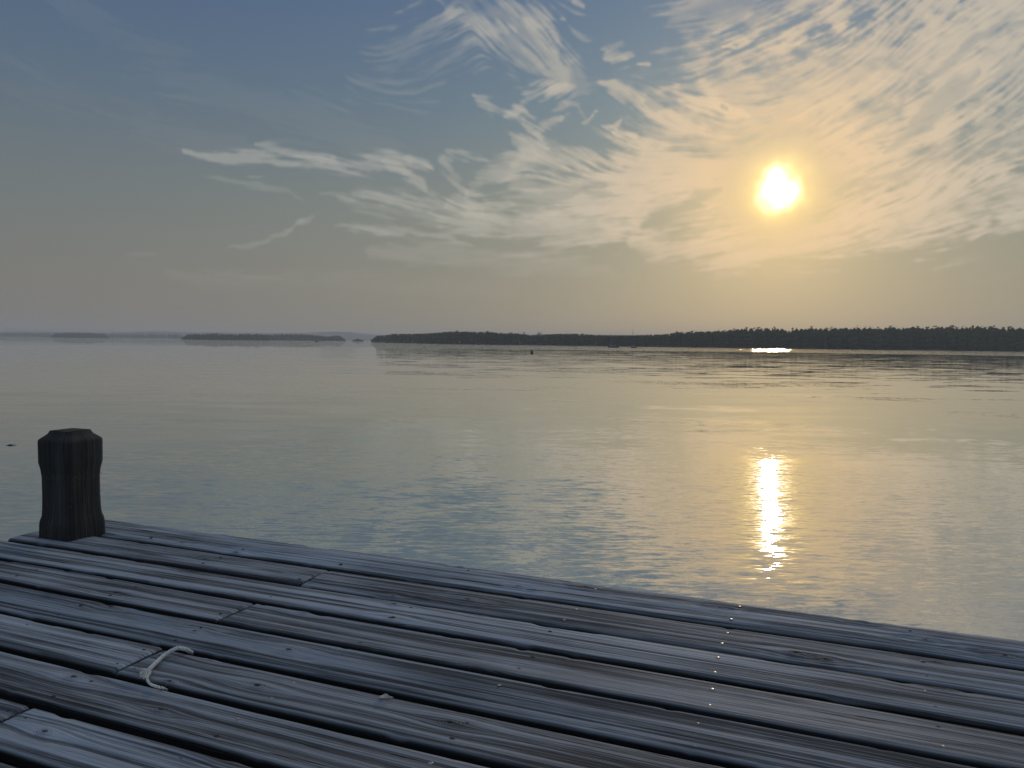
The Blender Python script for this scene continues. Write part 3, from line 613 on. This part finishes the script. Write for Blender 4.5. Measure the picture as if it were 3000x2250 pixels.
# what carries the boards
for jx in JOISTS:
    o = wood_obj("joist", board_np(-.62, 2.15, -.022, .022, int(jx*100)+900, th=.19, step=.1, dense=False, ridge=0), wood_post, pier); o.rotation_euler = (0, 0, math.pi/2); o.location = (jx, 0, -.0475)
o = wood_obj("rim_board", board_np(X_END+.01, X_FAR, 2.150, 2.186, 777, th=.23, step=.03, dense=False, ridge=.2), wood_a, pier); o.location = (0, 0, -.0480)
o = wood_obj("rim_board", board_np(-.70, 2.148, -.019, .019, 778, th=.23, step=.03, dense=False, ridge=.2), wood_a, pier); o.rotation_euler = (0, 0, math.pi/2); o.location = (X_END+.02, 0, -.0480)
def piling_np(s, z0, z1, prof, seed, corner=.010):
    """hewn square post: prof = [(z, half width)], with a chamfered head at the top"""
    zz = np.arange(z0, z1, .01) if z1-z0 < 1 else np.concatenate([np.arange(z0, -.05, .08), np.arange(-.05, z1, .006)])
    zz = np.append(zz, z1); per = 64; V_ = []; G_ = []
    a = np.arange(per)/per*4; side = a.astype(int); f_ = a-side
    cx_ = np.choose(side, [1-2*f_, -1+0*f_, -1+2*f_, 1+0*f_]); cy_ = np.choose(side, [1+0*f_, 1-2*f_, -1+0*f_, -1+2*f_])
    hw = lerp_tab(prof, zz); cr = lerp_tab([(-9, .12), (.06, .08), (.10, .14), (.22, .15), (.27, .06), (9, .05)], zz)
    for i, z in enumerate(zz):
        c = cr[i]; m_ = np.maximum(np.abs(cx_), np.abs(cy_)); lim = 2-c   # cut the corners by c
        sft = np.minimum(1, lim/(np.abs(cx_)+np.abs(cy_))); w_ = hw[i]*sft
        w_ = w_*(1+.014*vn(a*2, z*5+a*0, seed)+.004*vn(a*14, z*3+a*0, seed+1)); V_ += list(np.stack([cx_*w_, cy_*w_, z+a*0], -1)); G_ += list(np.stack([z+a*0, a*s*1.0, seed*1.3+a*0], -1))
    V_ = np.array(V_); G_ = np.array(G_); n_ = len(zz); idx = np.arange(n_*per).reshape(n_, per); nx2 = np.roll(idx, -1, 1)
    F = np.stack([idx[:-1], idx[1:], nx2[1:], nx2[:-1]], -1).reshape(-1, 4)[:, ::-1]
    # top
    cen = len(V_); V_ = np.concatenate([V_, [[0, 0, z1+.004]]]); G_ = np.concatenate([G_, [[z1, 0, 0]]])
    f2 = np.array([(cen, idx[-1, j], idx[-1, (j+1) % per], 0) for j in range(per)])[:, [0, 2, 1, 3]]
    return V_, F, f2, G_, np.zeros(len(V_))
PB = td_of(200, 1589)
PROF = [(-9, .077), (.0, .078), (.045, .077), (.060, .0755), (.080, .071), (.15, .0695), (.225, .070), (.240, .071), (.262, .0735), (.268, .0745), (.345, .075), (.353, .0735), (.372, .052), (.384, .047)]
post = empty("mooring_post", (0, 0, 0)); px_, py_ = deck_xy(PB[0]-.078, PB[1]+.078)
post.location = (px_, py_, DECK_Z); post.rotation_euler = (0, 0, -DA)
tag(post, "dark square timber post with a rope-worn neck at the pier corner", "mooring post")
body = wood_obj("post_body", piling_np(.155, -2.9, .384, PROF, 5), wood_post, post)
# frayed fibres where lines have chafed the neck
fib = simple("frayed_fibre", (.30, .17, .07), .8, var=.4, scale=60)
T = []
rngf = np.random.default_rng(3)
for i in range(260):
    z_ = .222+rngf.normal()*.010 if i < 150 else rngf.uniform(.07, .22); a_ = rngf.uniform(-1, 1)
    side_ = rngf.random() < .8
    p = np.array([.0700, a_*.066, z_]) if side_ else np.array([a_*.05, -.0700, .222+rngf.normal()*.006]); dvec = np.array([.006, rngf.normal()*.004, rngf.normal()*.006]) if side_ else np.array([rngf.normal()*.004, -.004, rngf.normal()*.004])
    w_ = np.array([0, 0, .0007]); e2 = p+dvec*rngf.uniform(.4, 1.2); T.append([p-w_-dvec*.4, p+w_-dvec*.4, e2])
tri_object("frayed_fibres", T, [.5]*len(T), fib, body)
o = tag(bpy.data.objects["frayed_fibres"], None, None, None, 'stuff')

# a loop of twisted rope over the sixth board
rope_m = simple("rope_fibre", (.84, .80, .72), .85, var=.3, scale=300, bump=.4)
def tube(pts, rad, k=7):
    """swept tube round a list of points (radius may be a list)"""
    P = np.array(pts, float); n_ = len(P); Tn = np.gradient(P, axis=0); Tn /= np.linalg.norm(Tn, axis=1)[:, None]+1e-9
    ref = np.array([.13, .21, .97]); Bn = np.cross(Tn, ref); Bn /= np.linalg.norm(Bn, axis=1)[:, None]+1e-9; Nn = np.cross(Bn, Tn)
    rad = np.broadcast_to(np.asarray(rad, float), (n_,)); V_ = []
    for i in range(n_):
        for j in range(k): a = 6.2832*j/k; V_.append(P[i]+rad[i]*(math.cos(a)*Nn[i]+math.sin(a)*Bn[i]))
    F_ = [(i*k+j, i*k+(j+1) % k, (i+1)*k+(j+1) % k, (i+1)*k+j) for i in range(n_-1) for j in range(k)]
    F_ += [tuple(range(k))[::-1], tuple((n_-1)*k+j for j in range(k))]
    return V_, F_
def spline(ctrl, n_):
    P = np.array(ctrl, float); P = np.vstack([2*P[0]-P[1], P, 2*P[-1]-P[-2]]); out = []
    for i in range(1, len(P)-2):
        for t_ in np.linspace(0, 1, n_, endpoint=False):
            a, b_, c_, d_ = P[i-1:i+3]; out.append(.5*((2*b_)+(c_-a)*t_+(2*a-5*b_+4*c_-d_)*t_**2+(3*b_-a-3*c_+d_)*t_**3))
    return np.array(out)
def twisted(ctrl, R_, pitch, strands=3, taper=None):
    P = spline(ctrl, 26); seg = np.r_[0, np.cumsum(np.linalg.norm(np.diff(P, axis=0), axis=1))]
    Tn = np.gradient(P, axis=0); Tn /= np.linalg.norm(Tn, axis=1)[:, None]; Bn = np.cross(Tn, [.1, .2, .97]); Bn /= np.linalg.norm(Bn, axis=1)[:, None]; Nn = np.cross(Bn, Tn); V_, F_ = [], []
    for s_ in range(strands):
        ph = seg/pitch*6.2832+s_*6.2832/strands; rr = R_ if taper is None else R_*np.interp(np.linspace(0, 1, len(P)), *taper)
        off = (np.cos(ph)[:, None]*Nn+np.sin(ph)[:, None]*Bn)*(np.asarray(rr)*.62).reshape(-1, 1)
        v_, f_ = tube(P+off, np.asarray(rr)*.50); F_ += [tuple(q+len(V_) for q in f) for f in f_]; V_ += v_
    return V_, F_
def rp(px, py, z): t_, n_ = td_of(px, py, z); return (t_, n_, z)
rope = empty("rope", (0, 0, DECK_Z)); rope.rotation_euler = (0, 0, -DA)
tag(rope, "short loop of pale twisted rope caught over a board between two deck gaps", "rope")
v_, f_ = twisted([rp(600, 1925, -.035), rp(562, 1912, -.008), rp(545, 1903, .008), rp(523, 1899, .012), rp(500, 1908, .010), rp(475, 1925, .0075), rp(452, 1947, .0075), rp(436, 1962, .0085)], .0043, .018)
v2, f2 = twisted([rp(436, 1962, .0085), rp(440, 1972, .006), rp(432, 1984, .004), rp(434, 1996, .002), rp(444, 2006, 0), rp(462, 2012, .004), rp(476, 2016, .002), rp(492, 2024, -.02)], .0028, .012, 2)
strand = mesh_np("rope_strand", v_+v2, f_+[tuple(i+len(v_) for i in f) for f in f2], rope_m, rope)
V_, F_ = [], []
rr_ = random.Random(8)
for i in range(46):
    a0 = rp(434+rr_.uniform(-6, 6), 1964+rr_.uniform(-5, 6), .007); b0 = rp(434+rr_.uniform(-34, -6), 1966+rr_.uniform(-10, 26), .003+rr_.uniform(0, .006)); mid = tuple((p+q)/2+rr_.uniform(-.004, .004) for p, q in zip(a0, b0))
    v_, f_ = tube(spline([a0, mid, b0], 4), .0007, 4); F_ += [tuple(q+len(V_) for q in f) for f in f_]; V_ += v_
fray = mesh_np("frayed_end", V_, F_, rope_m, rope)

# a pale splinter lifted off the edge of the seventh board
sp_m = simple("splinter_wood", (.62, .57, .50), .8, var=.3, scale=80)
bm = bmesh.new(); sx, sy, _z = rp(1129, 2040, .004)
for k_, (dx_, dy_, l_, h_, w__) in enumerate([(0, 0, .012, .006, .0045), (-.006, -.004, .008, .003, .004), (.008, .002, .010, .002, .003)]):
    n0 = 9; ring = []
    for i in range(n0):
        a = i/(n0-1); x_ = sx+dx_+(a-.5)*l_*2; th_ = math.sin(a*math.pi)**.7; ring.append([bm.verts.new((x_, sy+dy_+w__*th_*c_, .001+h_*th_*d_+.002*vn(a*5, k_, 3)+.003*a)) for c_, d_ in ((-1, 0), (-.4, .9), (.3, 1.0), (1, .2), (.2, -.2))])
    for i in range(n0-1):
        for j in range(5): bm.faces.new((ring[i][j], ring[i][(j+1) % 5], ring[i+1][(j+1) % 5], ring[i+1][j]))
me = bpy.data.meshes.new("wood_splinter"); bm.to_mesh(me); bm.free(); me.materials.append(sp_m)
o = bpy.data.objects.new("wood_splinter", me); C.objects.link(o); o.location = (0, 0, DECK_Z); o.rotation_euler = (0, 0, -DA)
tag(o, "small pale curl of splintered wood on a board edge, right of the rope", "splinter")

# ------------------------------------------------------------------ what floats on the bay
red = simple("faded_red_float", (.16, .035, .022), .5, var=.3, scale=3); black = simple("dark_float", (.02, .02, .02), .5); white = simple("white_hull", (.52, .54, .56), .35, var=.08, scale=.8)
dark = simple("dark_canvas", (.03, .035, .045), .8); glassm = simple("cabin_glass", (.015, .02, .025), .08, var=.2); alu = simple("spar_metal", (.35, .35, .35), .35, .8); hullb = simple("dark_hull", (.035, .04, .05), .35, var=.2, scale=.8)
def lathe(name, prof, mat, parent=None, k=24):
    V_ = []; 
    for r_, z_ in prof: V_ += [(r_*math.cos(6.2832*i/k), r_*math.sin(6.2832*i/k), z_) for i in range(k)]
    F_ = [(l*k+i, l*k+(i+1) % k, (l+1)*k+(i+1) % k, (l+1)*k+i) for l in range(len(prof)-1) for i in range(k)]+[tuple(range(k))[::-1], tuple((len(prof)-1)*k+i for i in range(k))]
    return mesh_np(name, V_, F_, mat, parent)
def at_water(px, py, dist_=None):
    r = ray(px, py); k = (CAM_Z/-r.z) if dist_ is None else dist_/math.hypot(r.x, r.y); return (r.x*k, r.y*k, 0)
def ball(label, px, py, rad, m, dist_=None):
    e = empty("mooring_buoy", at_water(px, py, dist_)); tag(e, label, "buoy")
    n0 = 12; lathe("float", [(max(.001, rad*math.sin(math.pi*i/n0)), -rad*math.cos(math.pi*i/n0)+rad*.62) for i in range(n0+1)], m, e)
    n1 = 8; lathe("ring", [(.03, rad*1.55), (.035, rad*1.6), (.05, rad*1.66), (.035, rad*1.74), (.01, rad*1.76)], alu, e, 10); return e
ball("large dark red ball buoy floating mid-bay, the biggest buoy in view", 1558, 1034.5, .37, red)
ball("tiny dark buoy just left of the low motorboat under the headland", 2188, 1021, .26, black, 420)
ball("tiny dark buoy alone on the bright water right of the sun glitter", 2496, 1025, .26, black, 420)
ball("tiny buoy on the water between the cabin cruiser and the sailboat", 1838, 1016.5, .26, black, 420)
e = empty("spar_buoy", at_water(2004, 1037)); tag(e, "thin upright dark stick buoy on the water right of the sailboat", "buoy")
lathe("spar", [(.07, -.5), (.075, .25), (.06, .55), (.03, .85), (.02, .95)], black, e, 12); lathe("float_collar", [(.10, -.15), (.14, -.08), (.15, .05), (.13, .12), (.08, .16)], red, e, 16)
def hull(L, B, H, bow=1.0, name="hull", mat=None, parent=None, stern=.85):
    """boat hull along +x, waterline at z = 0"""
    n0 = 16; V_ = []; sec = [(0, -.35), (.55, -.28), (.86, 0), (1.0, .55), (1.03, 1.0), (.93, 1.0), (.90, .80), (0, .78)]
    full = sec+[(-a, b_) for a, b_ in sec[-2:0:-1]]; k = len(full)
    for i in range(n0+1):
        t_ = i/n0; w_ = B/2*(stern+(1-stern)*min(1, t_*3))*(1-max(0, (t_-.45)/.55)**2.4)+.01; sh = H*(1+.35*bow*t_**2); x_ = -L/2+L*t_
        for a, b_ in full: V_.append((x_+(.06*L*bow*b_*t_**3 if b_ > 0 else .10*L*b_*t_**3), a*w_, b_*sh if b_ > 0 else b_*H*.9))
    F_ = [(i*k+j, (i+1)*k+j, (i+1)*k+(j+1) % k, i*k+(j+1) % k) for i in range(n0) for j in range(k)]+[tuple(range(k)), tuple(n0*k+j for j in range(k))[::-1]]
    return mesh_np(name, V_, F_, mat, parent, smooth=False)
def slab(name, pts, y, mat, parent, taper=.8):
    """solid with a side outline in x,z, half width y, narrower at its top"""
    zs = [p[1] for p in pts]; z0, z1 = min(zs), max(zs); k = len(pts)
    V_ = [(x_, sg*y*(1-(1-taper)*(z_-z0)/(z1-z0+1e-6)), z_) for sg in (-1, 1) for x_, z_ in pts]
    F_ = [tuple(range(k)), tuple(k+j for j in range(k))[::-1]]+[(j, k+j, k+(j+1) % k, (j+1) % k) for j in range(k)]
    return mesh_np(name, V_, F_, mat, parent, smooth=False)
def rod(name, a, b_, r_, mat, parent): v_, f_ = tube([a, tuple((p+q)/2 for p, q in zip(a, b_)), b_], r_, 6); return mesh_np(name, v_, f_, mat, parent)
def yaw_side(px): r = ray(px, 1010); return math.atan2(r.y, r.x)-math.pi/2
BD = 400
# cabin cruiser, bow to the left
e = empty("cabin_cruiser", at_water(1796, 1016, BD)); e.rotation_euler = (0, 0, yaw_side(1796)+math.pi+.25); tag(e, "cabin cruiser moored off the headland, left of the sailboat", "boat")
hull(5.2, 2.1, .72, 1.2, mat=hullb, parent=e)
slab("cabin", [(-1.0, .55), (-.9, 1.35), (.9, 1.35), (1.7, .78), (2.1, .60)], .85, white, e, .82)
slab("windscreen", [(-.80, .98), (-.78, 1.28), (.86, 1.28), (1.30, .98)], .87, glassm, e, .86)
slab("bimini_top", [(-1.3, 1.93), (-.2, 2.03), (1.0, 1.95), (1.0, 1.88), (-.2, 1.96), (-1.3, 1.86)], .85, dark, e, 1.0)
for x_ in (-1.2, .9): 
    for y_ in (-.8, .8): rod("bimini_pole", (x_*.8, y_, .95), (x_, y_, 1.90), .025, alu, e)
rod("bow_rail", (1.3, 0, 1.1), (3.0, 0, 1.22), .02, alu, e); rod("antenna", (-.2, .3, 1.95), (-.5, .3, 3.2), .015, alu, e)
slab("outboard_engine", [(-2.75, -.1), (-3.1, .0), (-3.15, 1.05), (-2.85, 1.15), (-2.7, .75)], .2, dark, e, .9)
# sailboat nearly end-on
e = empty("sailboat", at_water(1855, 1017, BD)); e.rotation_euler = (0, 0, yaw_side(1855)+math.pi/2+.42); tag(e, "small moored sailboat with a bare tall mast rising above the treeline", "sailboat")
hull(6.4, 2.1, .68, .9, mat=hullb, parent=e, stern=.6)
slab("cabin", [(-.6, .6), (-.5, 1.02), (1.3, .98), (1.9, .66)], .62, white, e, .8); rod("mast", (.7, 0, .7), (.7, 0, 9.4), .055, dark, e); b_ = rod("boom", (.7, 0, 1.75), (-2.0, 0, 1.72), .05, alu, e)
v_, f_ = tube([(.6, 0, 1.86), (-.3, 0, 1.92), (-1.2, 0, 1.86), (-1.9, 0, 1.82)], [.15, .17, .13, .07], 10); mesh_np("furled_sail", v_, f_, dark, e)
rod("forestay", (.7, 0, 9.9), (3.2, 0, .85), .012, alu, e); rod("backstay", (.7, 0, 10.1), (-3.1, 0, .7), .012, alu, e)
for y_ in (-.95, .95): rod("shroud", (.7, 0, 9.2), (.6, y_, .68), .012, alu, e)
# low open motorboat
e = empty("motorboat", at_water(2209, 1021, 430)); e.rotation_euler = (0, 0, yaw_side(2209)+math.pi-.15); tag(e, "low dark motorboat at the left end of the bright sun glitter", "boat")
hull(3.9, 1.6, .42, 1.3, mat=hullb, parent=e); slab("console", [(-.5, .4), (-.35, .82), (.25, .80), (.6, .45)], .4, dark, e); slab("outboard_engine", [(-1.85, 0), (-2.15, .05), (-2.2, .78), (-1.9, .82), (-1.8, .5)], .16, dark, e, .9)
# skiff far left
e = empty("skiff", at_water(928, 1000, 820)); e.rotation_euler = (0, 0, yaw_side(928)+.1); tag(e, "tiny dark skiff with a raised cabin in front of the hazy point", "boat")
hull(3.4, 1.5, .55, 1.0, mat=hullb, parent=e); slab("console", [(-.9, .5), (-.8, 1.25), (-.1, 1.25), (.2, .55)], .5, dark, e); slab("outboard_engine", [(-1.6, 0), (-1.9, .05), (-1.95, .95), (-1.65, 1.0), (-1.55, .6)], .2, dark, e, .9)
# drifting stick
c0 = at_water(32, 1305)
pts = [(-.30, -.05, .0), (-.16, 0, .012), (-.05, .06, .03), (.06, .02, .018), (.2, .07, .03), (.34, .10, .006)]
v_, f_ = tube(spline(pts, 5), np.interp(np.linspace(0, 1, 25), [0, .25, .6, 1], [.008, .03, .022, .005]), 7)
o = mesh_np("driftwood_stick", v_, f_, black); o.location = c0; o.scale = (.38, .38, .5); tag(o, "short dark crooked stick floating near the left edge of the water", "driftwood")
